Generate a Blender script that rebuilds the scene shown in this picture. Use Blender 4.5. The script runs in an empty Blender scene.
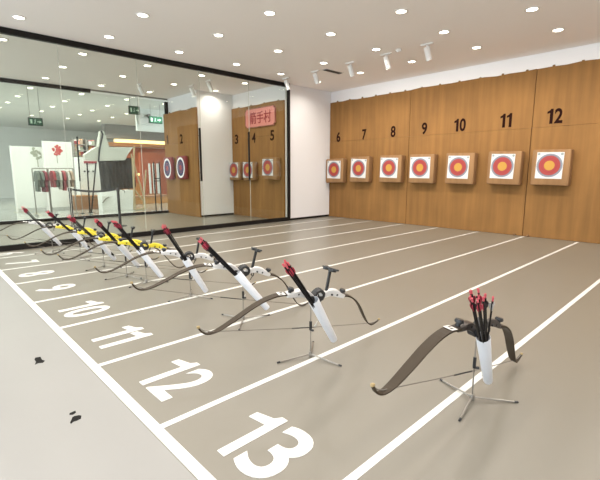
import bpy, bmesh, math, random
from mathutils import Vector, Matrix

random.seed(7)
SC = bpy.context.scene
COL = SC.collection
PI = math.pi

# ------------------------------------------------------------------ camera maths (used to read sizes off the photo)
F, CX, CY, H = 412.0, 299.5, 240.0, 1.37
PITCH = math.atan(68 / F)
YAW = math.atan((736 - CX) / math.hypot(F, 68))
FH = Vector((-math.sin(YAW), math.cos(YAW), 0))
RT = Vector((math.cos(YAW), math.sin(YAW), 0))
FWD = FH * math.cos(PITCH) - Vector((0, 0, math.sin(PITCH)))
UP = FH * math.sin(PITCH) + Vector((0, 0, math.cos(PITCH)))
EYE = Vector((0, 0, H))


def ray(x, y):
    return FWD + RT * ((x - CX) / F) - UP * ((y - CY) / F)


def on_x(x, y, X):
    d = ray(x, y)
    return EYE + d * (X / d.x)


def on_y(x, y, Y):
    d = ray(x, y)
    return EYE + d * (Y / d.y)


# ------------------------------------------------------------------ materials
def new_mat(name):
    m = bpy.data.materials.new(name)
    m.use_nodes = True
    return m, m.node_tree.nodes, m.node_tree.links


def mat(name, col, rough=0.5, metal=0.0, spec=0.5, noise=0.0, scale=8.0, bump=0.0, stretch=(1, 1, 1)):
    m, n, l = new_mat(name)
    b = n['Principled BSDF']
    b.inputs['Roughness'].default_value = rough
    b.inputs['Metallic'].default_value = metal
    b.inputs['Specular IOR Level'].default_value = spec
    b.inputs['Base Color'].default_value = (*col, 1)
    if noise or bump:
        tc = n.new('ShaderNodeTexCoord')
        mp = n.new('ShaderNodeMapping')
        mp.inputs['Scale'].default_value = stretch
        nz = n.new('ShaderNodeTexNoise')
        nz.inputs['Scale'].default_value = scale
        nz.inputs['Detail'].default_value = 5
        l.new(tc.outputs['Object'], mp.inputs['Vector'])
        l.new(mp.outputs['Vector'], nz.inputs['Vector'])
        if noise:
            mx = n.new('ShaderNodeMix')
            mx.data_type = 'RGBA'
            mx.inputs['A'].default_value = (*[c * (1 - noise) for c in col], 1)
            mx.inputs['B'].default_value = (*[min(1, c * (1 + noise)) for c in col], 1)
            l.new(nz.outputs['Fac'], mx.inputs['Factor'])
            l.new(mx.outputs['Result'], b.inputs['Base Color'])
        if bump:
            bp = n.new('ShaderNodeBump')
            bp.inputs['Strength'].default_value = bump
            bp.inputs['Distance'].default_value = 0.01
            l.new(nz.outputs['Fac'], bp.inputs['Height'])
            l.new(bp.outputs['Normal'], b.inputs['Normal'])
    return m


def emit(name, col, strength):
    m, n, l = new_mat(name)
    b = n['Principled BSDF']
    b.inputs['Base Color'].default_value = (*col, 1)
    b.inputs['Emission Color'].default_value = (*col, 1)
    b.inputs['Emission Strength'].default_value = strength
    return m


def glass_mat(name, tint, f0=0.045):
    m, n, l = new_mat(name)
    n.remove(n['Principled BSDF'])
    out = n['Material Output']
    tr = n.new('ShaderNodeBsdfTransparent')
    tr.inputs['Color'].default_value = (*tint, 1)
    gl = n.new('ShaderNodeBsdfGlossy')
    gl.inputs['Roughness'].default_value = 0.0
    geo = n.new('ShaderNodeNewGeometry')
    dot = n.new('ShaderNodeVectorMath')
    dot.operation = 'DOT_PRODUCT'
    l.new(geo.outputs['Incoming'], dot.inputs[0])
    l.new(geo.outputs['Normal'], dot.inputs[1])
    ab = n.new('ShaderNodeMath'); ab.operation = 'ABSOLUTE'
    l.new(dot.outputs['Value'], ab.inputs[0])
    om = n.new('ShaderNodeMath'); om.operation = 'SUBTRACT'; om.inputs[0].default_value = 1
    l.new(ab.outputs[0], om.inputs[1])
    pw = n.new('ShaderNodeMath'); pw.operation = 'POWER'; pw.inputs[1].default_value = 5
    l.new(om.outputs[0], pw.inputs[0])
    ma = n.new('ShaderNodeMath'); ma.operation = 'MULTIPLY_ADD'
    ma.inputs[1].default_value = 1 - f0
    ma.inputs[2].default_value = f0
    l.new(pw.outputs[0], ma.inputs[0])
    mx = n.new('ShaderNodeMixShader')
    l.new(ma.outputs[0], mx.inputs['Fac'])
    l.new(tr.outputs[0], mx.inputs[1])
    l.new(gl.outputs[0], mx.inputs[2])
    l.new(mx.outputs[0], out.inputs['Surface'])
    return m


def ring_mat(name, stops, rough=0.6):
    """concentric printed rings round the object's own origin (face lies in local XZ)"""
    m, n, l = new_mat(name)
    b = n['Principled BSDF']
    b.inputs['Roughness'].default_value = rough
    tc = n.new('ShaderNodeTexCoord')
    sp = n.new('ShaderNodeSeparateXYZ')
    cb = n.new('ShaderNodeCombineXYZ')
    ln = n.new('ShaderNodeVectorMath'); ln.operation = 'LENGTH'
    l.new(tc.outputs['Object'], sp.inputs[0])
    l.new(sp.outputs['X'], cb.inputs['X'])
    l.new(sp.outputs['Z'], cb.inputs['Y'])
    l.new(cb.outputs[0], ln.inputs[0])
    mu = n.new('ShaderNodeMath'); mu.operation = 'MULTIPLY'; mu.inputs[1].default_value = 2.0
    l.new(ln.outputs['Value'], mu.inputs[0])
    cr = n.new('ShaderNodeValToRGB')
    cr.color_ramp.interpolation = 'CONSTANT'
    e = cr.color_ramp.elements
    e[0].position = 0; e[0].color = (*stops[0][1], 1)
    e[1].position = stops[1][0] * 2; e[1].color = (*stops[1][1], 1)
    for p, c in stops[2:]:
        x = e.new(p * 2); x.color = (*c, 1)
    l.new(mu.outputs[0], cr.inputs['Fac'])
    l.new(cr.outputs['Color'], b.inputs['Base Color'])
    return m


def board_mat(name, col):
    """brown fibreboard: faint upright streaks, blotches, fine grain"""
    m, n, l = new_mat(name)
    b = n['Principled BSDF']
    b.inputs['Roughness'].default_value = 0.75
    b.inputs['Specular IOR Level'].default_value = 0.25
    tc = n.new('ShaderNodeTexCoord')
    mp = n.new('ShaderNodeMapping'); mp.inputs['Scale'].default_value = (6, 6, 0.35)
    n1 = n.new('ShaderNodeTexNoise'); n1.inputs['Scale'].default_value = 1.6; n1.inputs['Detail'].default_value = 6
    n2 = n.new('ShaderNodeTexNoise'); n2.inputs['Scale'].default_value = 0.9; n2.inputs['Detail'].default_value = 4
    l.new(tc.outputs['Object'], mp.inputs['Vector'])
    l.new(mp.outputs['Vector'], n1.inputs['Vector'])
    l.new(tc.outputs['Object'], n2.inputs['Vector'])
    ad = n.new('ShaderNodeMath'); ad.operation = 'ADD'
    l.new(n1.outputs['Fac'], ad.inputs[0]); l.new(n2.outputs['Fac'], ad.inputs[1])
    mr = n.new('ShaderNodeMapRange')
    mr.inputs['From Min'].default_value = 0.6; mr.inputs['From Max'].default_value = 1.4
    l.new(ad.outputs[0], mr.inputs['Value'])
    mx = n.new('ShaderNodeMix'); mx.data_type = 'RGBA'
    mx.inputs['A'].default_value = (*[c * 0.74 for c in col], 1)
    mx.inputs['B'].default_value = (*[c * 1.26 for c in col], 1)
    l.new(mr.outputs['Result'], mx.inputs['Factor'])
    l.new(mx.outputs['Result'], b.inputs['Base Color'])
    bp = n.new('ShaderNodeBump'); bp.inputs['Strength'].default_value = 0.25; bp.inputs['Distance'].default_value = 0.02
    l.new(n1.outputs['Fac'], bp.inputs['Height'])
    l.new(bp.outputs['Normal'], b.inputs['Normal'])
    return m


def floor_mat(name):
    m, n, l = new_mat(name)
    b = n['Principled BSDF']
    b.inputs['Specular IOR Level'].default_value = 0.5
    tc = n.new('ShaderNodeTexCoord')
    n1 = n.new('ShaderNodeTexNoise'); n1.inputs['Scale'].default_value = 0.8; n1.inputs['Detail'].default_value = 6
    l.new(tc.outputs['Object'], n1.inputs['Vector'])
    mx = n.new('ShaderNodeMix'); mx.data_type = 'RGBA'
    mx.inputs['A'].default_value = (*FLOOR_A, 1)
    mx.inputs['B'].default_value = (*FLOOR_B, 1)
    l.new(n1.outputs['Fac'], mx.inputs['Factor'])
    l.new(mx.outputs['Result'], b.inputs['Base Color'])
    mr = n.new('ShaderNodeMapRange')
    mr.inputs['To Min'].default_value = 0.285; mr.inputs['To Max'].default_value = 0.36
    l.new(n1.outputs['Fac'], mr.inputs['Value'])
    l.new(mr.outputs['Result'], b.inputs['Roughness'])
    return m


FLOOR_A, FLOOR_B = (0.165, 0.150, 0.121), (0.190, 0.174, 0.144)
M = dict(
    floor=floor_mat('grey_vinyl_floor'),
    apron=mat('pale_apron_floor', (0.245, 0.238, 0.226), 0.32, noise=0.05, scale=1.2),
    mall_floor=mat('polished_mall_floor', (0.36, 0.36, 0.33), 0.10, noise=0.04, scale=2),
    paint=mat('white_floor_paint', (0.62, 0.615, 0.585), 0.4, noise=0.06, scale=5),
    stain=mat('dark_stain', (0.014, 0.013, 0.012), 0.9, spec=0.1),
    ceiling=mat('ceiling_paint', (0.92, 0.875, 0.85), 0.9, spec=0.1),
    wall=mat('white_wall_paint', (0.86, 0.85, 0.86), 0.85, spec=0.2),
    black=mat('black_frame', (0.012, 0.010, 0.009), 0.5, spec=0.2),
    blackp=mat('black_plastic', (0.015, 0.015, 0.016), 0.4),
    rubber=mat('matt_black', (0.022, 0.022, 0.024), 0.6),
    board=board_mat('brown_fibreboard', (0.238, 0.118, 0.036)),
    tuft=mat('frayed_fibre', (0.20, 0.11, 0.05), 0.9),
    number=mat('dark_brown_number', (0.020, 0.007, 0.005), 0.9, spec=0.08),
    foam=board_mat('brown_target_foam', (0.27, 0.150, 0.068)),
    face=ring_mat('printed_target_face', [(0, (0.46, 0.245, 0.035)), (0.085, (0.44, 0.20, 0.03)), (0.09, (0.46, 0.24, 0.035)),
                                          (0.095, (0.31, 0.036, 0.032)), (0.14, (0.27, 0.030, 0.027)), (0.145, (0.32, 0.040, 0.036)),
                                          (0.192, (0.17, 0.18, 0.22)), (0.212, (0.24, 0.25, 0.29)), (0.222, (0.19, 0.20, 0.24)), (0.232, (0.62, 0.61, 0.60))]),
    mark=mat('grey_print', (0.25, 0.3, 0.3), 0.7),
    redtarget=mat('dark_red_target_foam', (0.19, 0.022, 0.026), 0.6),
    navyface=ring_mat('navy_target_face', [(0, (0.35, 0.06, 0.06)), (0.06, (0.05, 0.06, 0.14)), (0.10, (0.25, 0.05, 0.06)), (0.115, (0.035, 0.045, 0.12)),
                                           (0.172, (0.80, 0.80, 0.82)), (0.215, (0.12, 0.03, 0.04))]),
    signred=mat('pink_sign_board', (0.60, 0.21, 0.17), 0.6, noise=0.12, scale=14),
    signink=mat('dark_red_ink', (0.24, 0.012, 0.016), 0.6),
    signtrim=mat('brown_sign_border', (0.20, 0.08, 0.04), 0.6),
    lamp=emit('lamp_lens', (1.0, 0.93, 0.78), 12.0),
    white=mat('white_plastic', (0.82, 0.80, 0.78), 0.35),
    whitemetal=mat('white_lacquer_metal', (0.68, 0.665, 0.65), 0.3, noise=0.05, scale=30),
    yellow=mat('yellow_lacquer_metal', (0.80, 0.66, 0.05), 0.3, noise=0.12, scale=40),
    darkriser=mat('dark_bronze_metal', (0.035, 0.026, 0.022), 0.4),
    limb=mat('olive_brown_limb', (0.034, 0.022, 0.011), 0.48, spec=0.3, noise=0.10, scale=20),
    limbw=mat('white_limb', (0.75, 0.73, 0.69), 0.4),
    tipgold=mat('tan_tip', (0.35, 0.26, 0.12), 0.5),
    string=mat('grey_bowstring', (0.16, 0.14, 0.12), 0.7),
    steel=mat('brushed_steel', (0.30, 0.28, 0.25), 0.35, metal=0.8),
    tube=mat('white_quiver_tube', (0.64, 0.655, 0.69), 0.38),
    shaft=mat('black_carbon_shaft', (0.008, 0.007, 0.008), 0.45, spec=0.3),
    pink=mat('pink_nock', (0.62, 0.10, 0.13), 0.4),
    redvane=mat('crimson_vane', (0.38, 0.025, 0.055), 0.5),
    blackvane=mat('black_vane', (0.02, 0.012, 0.016), 0.5),
    greyvane=mat('grey_vane', (0.45, 0.43, 0.42), 0.5),
    glass=glass_mat('clear_glass', (0.93, 0.945, 0.92), 0.028),
    green=emit('green_exit_face', (0.008, 0.09, 0.05), 0.12),
    exitwhite=emit('white_exit_pictogram', (0.55, 0.75, 0.65), 0.25),
    cove=emit('warm_cove_light', (1.0, 0.72, 0.30), 3.0),
    wood=mat('orange_wood', (0.50, 0.23, 0.07), 0.45, noise=0.2, scale=3, stretch=(1, 1, 8)),
    terracotta=mat('terracotta_wall', (0.45, 0.12, 0.055), 0.7),
    crate=mat('brown_plinth_wood', (0.33, 0.16, 0.08), 0.5, noise=0.2, scale=4, stretch=(1, 1, 6)),
    palewood=mat('pale_pole_wood', (0.42, 0.32, 0.18), 0.6),
    soffit=mat('grey_soffit', (0.30, 0.29, 0.27), 0.8),
    mallwall=mat('pale_mall_wall', (0.80, 0.81, 0.78), 0.8),
    canvas=mat('white_canvas', (0.52, 0.52, 0.46), 0.8),
    cloth=mat('charcoal_cloth', (0.016, 0.015, 0.013), 0.8),
    panelw=mat('white_display_panel', (0.74, 0.74, 0.71), 0.6),
    redprint=mat('red_print', (0.50, 0.07, 0.07), 0.7),
    greyprint=mat('grey_green_print', (0.30, 0.31, 0.24), 0.7, noise=0.4, scale=30),
    vent=mat('grey_vent', (0.20, 0.18, 0.16), 0.6),
)
for i, c in enumerate([(0.30, 0.04, 0.05), (0.05, 0.05, 0.06), (0.45, 0.42, 0.38), (0.12, 0.14, 0.12), (0.35, 0.25, 0.18), (0.20, 0.03, 0.05)]):
    M['garment%d' % i] = mat('garment_cloth_%d' % i, c, 0.9)


# ------------------------------------------------------------------ mesh building
class MB:
    def __init__(self):
        self.bm = bmesh.new()

    def box(self, c, s, bev=0.0, rot=None):
        r = bmesh.ops.create_cube(self.bm, size=1)
        vs = r['verts']
        bmesh.ops.scale(self.bm, verts=vs, vec=s)
        if bev:
            es = list({e for v in vs for e in v.link_edges})
            rr = bmesh.ops.bevel(self.bm, geom=es, offset=bev, segments=2, profile=0.5, affect='EDGES')
            vs = list({v for f in rr['faces'] for v in f.verts} | {v for v in vs if v.is_valid})
        if rot is not None:
            bmesh.ops.transform(self.bm, matrix=rot, verts=vs)
        bmesh.ops.translate(self.bm, verts=vs, vec=c)
        return self

    def lathe(self, prof, o=(0, 0, 0), axis=(0, 0, 1), seg=16):
        """prof: list of (radius, height) along the axis"""
        o = Vector(o)
        q = Vector((0, 0, 1)).rotation_difference(Vector(axis).normalized())
        rings = []
        for r, h in prof:
            if r < 1e-6:
                rings.append([self.bm.verts.new(o + q @ Vector((0, 0, h)))])
            else:
                rings.append([self.bm.verts.new(o + q @ Vector((r * math.cos(2 * PI * k / seg), r * math.sin(2 * PI * k / seg), h))) for k in range(seg)])
        for a, b in zip(rings, rings[1:]):
            for k in range(seg):
                k2 = (k + 1) % seg
                if len(a) == 1 and len(b) == 1:
                    continue
                if len(a) == 1:
                    self.bm.faces.new((a[0], b[k2], b[k]))
                elif len(b) == 1:
                    self.bm.faces.new((a[k], a[k2], b[0]))
                else:
                    self.bm.faces.new((a[k], a[k2], b[k2], b[k]))
        return self

    def rod(self, a, b, r, r2=None, seg=10):
        a, b = Vector(a), Vector(b)
        L = (b - a).length
        r2 = r if r2 is None else r2
        return self.lathe([(0, 0), (r, 0), (r2, L), (0, L)], a, b - a, seg)

    def tube(self, pts, r, seg=8):
        pts = [Vector(p) for p in pts]
        rings = []
        for i, p in enumerate(pts):
            t = (pts[min(i + 1, len(pts) - 1)] - pts[max(i - 1, 0)]).normalized()
            q = Vector((0, 0, 1)).rotation_difference(t)
            rings.append([self.bm.verts.new(p + q @ Vector((r * math.cos(2 * PI * k / seg), r * math.sin(2 * PI * k / seg), 0))) for k in range(seg)])
        for a, b in zip(rings, rings[1:]):
            for k in range(seg):
                self.bm.faces.new((a[k], a[(k + 1) % seg], b[(k + 1) % seg], b[k]))
        self.bm.faces.new(rings[0][::-1])
        self.bm.faces.new(rings[-1])
        return self

    def ribbon(self, pts, wid, thk, fx, ft, fh):
        """sweep a rectangle along 2-D points (s,h); wid across ft, thk along the in-plane normal"""
        secs = []
        n = len(pts)
        for i in range(n):
            s, h = pts[i]
            a, b = pts[max(i - 1, 0)], pts[min(i + 1, n - 1)]
            t = Vector((b[0] - a[0], b[1] - a[1])).normalized()
            nn = Vector((-t.y, t.x))
            c = fx * s + fh * h
            N = fx * nn.x + fh * nn.y
            w, k = wid[i] / 2, thk[i] / 2
            secs.append([self.bm.verts.new(c + ft * a2 * w + N * b2 * k) for a2, b2 in ((-1, -1), (1, -1), (1, 1), (-1, 1))])
        for a, b in zip(secs, secs[1:]):
            for k in range(4):
                self.bm.faces.new((a[k], a[(k + 1) % 4], b[(k + 1) % 4], b[k]))
        self.bm.faces.new(secs[0][::-1]); self.bm.faces.new(secs[-1])
        return self

    def poly(self, pts, depth):
        """a flat outline (list of 3-D points) given a thickness vector"""
        d = Vector(depth)
        a = [self.bm.verts.new(Vector(p)) for p in pts]
        b = [self.bm.verts.new(Vector(p) + d) for p in pts]
        n = len(pts)
        self.bm.faces.new(a); self.bm.faces.new(b[::-1])
        for k in range(n):
            self.bm.faces.new((a[k], b[k], b[(k + 1) % n], a[(k + 1) % n]))
        return self

    def obj(self, name, m, parent=None, loc=None, smooth=False, bevel=0.0):
        bmesh.ops.recalc_face_normals(self.bm, faces=self.bm.faces)
        me = bpy.data.meshes.new(name)
        self.bm.to_mesh(me); self.bm.free()
        me.materials.append(m)
        if smooth:
            for p in me.polygons:
                p.use_smooth = True
            me.set_sharp_from_angle(angle=math.radians(40))
        o = bpy.data.objects.new(name, me)
        COL.objects.link(o)
        if parent is not None:
            o.parent = parent
        if loc is not None:
            o.location = loc
        if bevel:
            md = o.modifiers.new('edge', 'BEVEL'); md.width = bevel; md.segments = 2
        return o


def tag(o, label, cat, group=None):
    o['label'] = label; o['category'] = cat
    if group:
        o['group'] = group
    return o


def thing(name, label, cat, loc=(0, 0, 0), group=None):
    o = bpy.data.objects.new(name, None)
    o.empty_display_size = 0.1
    COL.objects.link(o); o.location = loc
    return tag(o, label, cat, group)


def struct(o):
    o['kind'] = 'structure'
    return o


def box(name, lo, hi, m, parent=None, bev=0.0):
    lo, hi = Vector(lo), Vector(hi)
    c = (lo + hi) / 2
    return MB().box((0, 0, 0), hi - lo, bev).obj(name, m, parent, loc=c)


def copy_tree(o, parent=None):
    c = o.copy(); COL.objects.link(c)
    c.parent = parent
    for ch in list(o.children):
        copy_tree(ch, c)
    return c


def lettering(name, body, m, parent, width, height, mtx, bold=0.0, depth=0.004):
    """real letters turned into a mesh, fitted to a width and height, laid with mtx (x right, y up)"""
    cu = bpy.data.curves.new(name, 'FONT')
    cu.body = body; cu.size = 1; cu.offset = bold; cu.extrude = 0.5; cu.resolution_u = 6
    t = bpy.data.objects.new(name, cu); COL.objects.link(t)
    dg = bpy.context.evaluated_depsgraph_get()
    me = bpy.data.meshes.new_from_object(t.evaluated_get(dg))
    bpy.data.objects.remove(t); bpy.data.curves.remove(cu)
    xs = [v.co.x for v in me.vertices]; ys = [v.co.y for v in me.vertices]
    cx, cy = (min(xs) + max(xs)) / 2, (min(ys) + max(ys)) / 2
    sx = width / (max(xs) - min(xs)) if width else height / (max(ys) - min(ys))
    sy = height / (max(ys) - min(ys))
    for v in me.vertices:
        v.co = mtx @ Vector(((v.co.x - cx) * sx, (v.co.y - cy) * sy, v.co.z * depth))
    me.materials.clear(); me.materials.append(m)
    o = bpy.data.objects.new(name, me); COL.objects.link(o)
    o.parent = parent
    return o


def numeral(name, text, m, parent, h, wd, w1, stem, gap, mtx, bold, depth):
    """a painted number: each digit drawn to its own width, the 1 with a flag; one mesh, centred"""
    ws = [w1 if ch == '1' else wd for ch in text]
    x = -(sum(ws) + gap * (len(ws) - 1)) / 2
    bm = bmesh.new()
    for ch, w in zip(text, ws):
        if ch == '1':
            y0, y1, f = -h / 2, h / 2, x + w - stem
            pts = [(x + w, y0), (x + w, y1), (f + stem * 0.25, y1), (f - 0.02 * h, y1 - 0.10 * h), (x, y1 - 0.17 * h), (x, y1 - 0.31 * h), (f, y1 - 0.27 * h), (f, y0)]
            a = [bm.verts.new(mtx @ Vector((px, py, depth / 2))) for px, py in pts]
            b = [bm.verts.new(mtx @ Vector((px, py, -depth / 2))) for px, py in pts]
            bm.faces.new(a[::-1]); bm.faces.new(b)
            for k in range(len(pts)):
                bm.faces.new((a[k], a[(k + 1) % len(pts)], b[(k + 1) % len(pts)], b[k]))
        else:
            o = lettering(name, ch, m, None, w, h, mtx @ Matrix.Translation((x + w / 2, 0, 0)), bold, depth)
            bm.from_mesh(o.data)
            me = o.data
            bpy.data.objects.remove(o); bpy.data.meshes.remove(me)
        x += w + gap
    bmesh.ops.recalc_face_normals(bm, faces=bm.faces)
    me = bpy.data.meshes.new(name)
    bm.to_mesh(me); bm.free()
    me.materials.clear(); me.materials.append(m)
    o = bpy.data.objects.new(name, me); COL.objects.link(o); o.parent = parent
    return o


UPRIGHT = Matrix.Rotation(PI / 2, 4, 'X')          # letters facing -Y


def at(v, r=None):
    t = Matrix.Translation(Vector(v))
    return t @ r if r is not None else t


# ------------------------------------------------------------------ the room
CEIL, GX, WX, WY = 3.74, -8.70, -13.2, 9.65        # ceiling height, glass partition, shopfront glass, target wall
fl = struct(box('floor', (WX, -5, -0.10), (5, WY + 0.2, 0), M['floor']))
FZ = 0.05                                            # floor children are relative to the box centre
FC = fl.location.copy()


def floor_part(b, name, m):
    o = b.obj(name, m, fl)
    o.location = -FC
    return o


LINE_X = [-8.02, -7.0, -6.0, -4.99, -3.99, -2.995, -2.0, -1.04, -0.04]
SHOOT = 0.845
floor_part(MB().box((-3.5, SHOOT, 0.0015), (10.2, 0.058, 0.003)), 'shooting_line', M['paint'])
for x in LINE_X:
    floor_part(MB().box((x, (SHOOT + 9.55) / 2, 0.0015), (0.043, 9.55 - SHOOT, 0.0028)), 'lane_line', M['paint'])
floor_part(MB().box((-1.82, (SHOOT - 5) / 2 - 0.015, 0.0008), (13.64, SHOOT + 5 - 0.04, 0.0016)), 'pale_apron', M['apron'])
for n, x in ((6, -8.38), (7, -7.40), (8, -6.44), (9, -5.46), (10, -4.42), (11, -3.45), (12, -2.46), (13, -1.52)):
    o = numeral('lane_number', str(n), M['paint'], fl, 0.42, 0.225, 0.185 if n != 11 else 0.165, 0.060, 0.045 if n != 11 else 0.02, at((x, 1.195, 0.0016)), 0.014, 0.003)
    o.location = -FC


def blob(c, pts):
    return MB().poly([(c[0] + x, c[1] + y, 0.0012) for x, y in pts], (0, 0, 0.0016))


def from_floor(x, y):
    d = ray(x, y)
    return EYE + d * (-H / d.z)


for poly in ([(72.0, 412.5), (75.5, 411), (76, 413), (73, 415), (69.5, 415.2), (69.5, 413.6)],
             [(74.5, 416.5), (79, 415.5), (81.5, 416), (81, 419), (77, 421), (73.5, 422), (71, 424.3), (70, 423), (71.5, 420), (72.5, 417.5)],
             [(35.3, 358), (40.5, 357), (42, 360), (45, 361), (43, 363), (38, 363.5), (35, 365), (36, 362), (34.5, 360)]):
    pts = [from_floor(*p) for p in poly]
    floor_part(MB().poly([(p.x, p.y, 0.0018) for p in pts], (0, 0, 0.001)), 'dark_stain', M['stain'])

struct(box('ceiling', (WX, -2.6, CEIL), (5, WY + 0.2, CEIL + 0.1), M['ceiling']))
struct(box('wall_back', (GX - 0.1, WY, 0), (5, WY + 0.1, CEIL), M['wall']))
struct(box('wall_left', (GX - 0.1, 7.93, 0), (GX, WY, CEIL), M['wall']))
struct(box('wall_right', (4.9, -5, 0), (5, WY, CEIL), M['wall']))
PX = -11.20
struct(box('wall_back_middle', (PX, 7.80, 0), (GX - 0.01, 7.90, CEIL), M['wall']))
struct(box('wall_left_middle', (PX - 0.1, 6.53, 0), (PX, 7.90, CEIL), M['wall']))
struct(box('wall_back_far', (WX, 6.63, 0), (PX - 0.1, 6.73, CEIL), M['wall']))
struct(box('baseboard_left', (GX, 7.94, 0), (GX + 0.015, WY - 0.06, 0.055), M['black']))
struct(box('baseboard_middle', (PX, 6.53, 0), (PX + 0.015, 7.73, 0.055), M['black']))

# glass partition between lanes 5 and 6
w1 = bpy.data.objects.new('window_1', None); COL.objects.link(w1); struct(w1); w1.location = (GX, 0, 0)
Y0, Y1 = -5, 7.93
MB().box((0, (Y0 + Y1) / 2, 0.05), (0.07, Y1 - Y0, 0.10)).obj('bottom_rail', M['black'], w1)
MB().box((0, (Y0 + Y1) / 2, CEIL - 0.05), (0.08, Y1 - Y0, 0.10)).obj('top_rail', M['black'], w1)
MB().box((0, Y1 - 0.04, CEIL / 2), (0.08, 0.08, CEIL - 0.2)).obj('post', M['black'], w1)
seams = [-5, -2.0, 0.8, 2.29, 3.72, 5.15, 6.55, Y1 - 0.08]
for a, b in zip(seams, seams[1:]):
    MB().box((0, (a + b) / 2, CEIL / 2), (0.012, b - a - 0.008, CEIL - 0.2)).obj('pane', M['glass'], w1)
for y in seams[3:7]:
    MB().box((0, y, CEIL / 2), (0.010, 0.007, CEIL - 0.2)).obj('glass_joint', M['canvas'], w1)
for y in (5.09, 6.49):
    b = MB().box((0.055, y, 1.765), (0.028, 0.045, 1.21), 0.004)
    for z in (1.35, 2.2):
        b.rod((0.006, y, z), (0.05, y, z), 0.012)
    b.obj('pull_handle', M['black'], w1)

# shopfront glass towards the mall
w2 = bpy.data.objects.new('window_2', None); COL.objects.link(w2); struct(w2); w2.location = (WX, 0, 0)
Y1b = 6.63
MB().box((-0.04, (Y0 + Y1b) / 2, 0.04), (0.08, Y1b - Y0, 0.08)).obj('bottom_rail', M['black'], w2)
MB().box((-0.04, (Y0 + 4.25) / 2, CEIL - 0.05), (0.08, 4.25 - Y0, 0.10)).obj('top_rail', M['black'], w2)
MB().box((-0.04, (4.25 + Y1b) / 2, CEIL - 0.02), (0.05, Y1b - 4.25, 0.04)).obj('top_rail', M['soffit'], w2)
MB().box((-0.04, Y1b - 0.05, CEIL / 2), (0.08, 0.10, CEIL - 0.2)).obj('post', M['black'], w2)
s2 = [-5, -1.5, 1.2, 3.0, 4.7, 6.53]
for a, b in zip(s2, s2[1:]):
    MB().box((-0.04, (a + b) / 2, CEIL / 2), (0.012, b - a - 0.008, CEIL - 0.2)).obj('pane', M['glass'], w2)

# ------------------------------------------------------------------ brown backstop panels
SEAM = 2.275


def backstop(x0, x1, yf, top, seam, label, hooks, skew=0.0):
    t = thing('backstop_panel', label, 'panel', ((x0 + x1) / 2, yf, 0), 'brown backstop panels behind the targets')
    w = x1 - x0
    rr = random.Random(int(x0 * 100))
    n = max(4, int(w / 0.25))
    pts = [(-w / 2 + 0.006, 0, seam + 0.001), (w / 2 - 0.006, 0, seam + 0.001)]
    pts += [(w / 2 - 0.006 - (w - 0.012) * k / n, 0, top + rr.uniform(-0.012, 0.012)) for k in range(n + 1)]
    MB().poly(pts, (0, 0.05, 0)).obj('upper_sheet', M['board'], t)
    MB().box((0, 0.0225, seam / 2), (w - 0.012, 0.055, seam - 0.006), 0.004).obj('lower_sheet', M['board'], t)
    for k in range(hooks):
        hx = -w / 2 + w * (k + 0.6) / hooks
        MB().box((hx, 0.02, top + 0.008), (0.05, 0.03, 0.045), 0.012).obj('hanging_clip', M['tuft'], t)
    return t


YB = 9.595
p1 = backstop(GX + 0.01, -5.935, YB, 3.42, SEAM, 'brown fibreboard backstop behind targets 6 to 8, against the white wall corner', 6)
p2 = backstop(-5.935, -3.04, YB, 3.43, SEAM, 'brown fibreboard backstop behind targets 9 to 11, middle of the long wall', 6)
p3 = backstop(-3.04, 0.9, YB, 3.44, SEAM, 'brown fibreboard backstop behind target 12, at the right end of the wall', 8)
for hx in (-0.15, 0.12):
    MB().box((hx + (-3.04 + 1.06), -0.03, 0.02), (0.05, 0.06, 0.04), 0.012).obj('floor_clip', M['tuft'], p3, loc=(1.06 - 1.06, 0, 0))
YM = 7.74
p4 = backstop(PX + 0.01, GX - 0.012, YM, 3.31, 2.40, 'brown fibreboard backstop behind targets 3 to 5, under the red sign', 4)
YF = 6.47
p5 = backstop(on_y(165, 150, YF).x, PX + 0.05, YF, 3.24, 2.27, 'brown fibreboard backstop behind targets 1 and 2, beside the shopfront glass', 3)

for p, Y, lst in ((p1, YB, [(6, 338.5, 137), (7, 364.3, 134.5), (8, 393.2, 131.5)]), (p2, YB, [(9, 424.5, 128.5), (10, 460, 125), (11, 506, 120.5)]),
                  (p3, YB, [(12, 555, 116)]), (p4, YM, [(3, 236.7, 139.3), (4, 253.9, 137.8), (5, 272.3, 135.3)]), (p5, YF, [(1, 167.5, 139.8), (2, 181.5, 138.8)])):
    for n, x, y in lst:
        q = on_y(x, y, Y)
        big = Y == YB
        hh = 0.29
        wd = hh * (0.50 if big else 0.60)
        numeral('lane_number', str(n), M['number'], p, hh, wd, hh * 0.36, hh * 0.19, hh * 0.10, at((q.x - p.location.x, -0.004, q.z), UPRIGHT), 0.025, 0.006)


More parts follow.
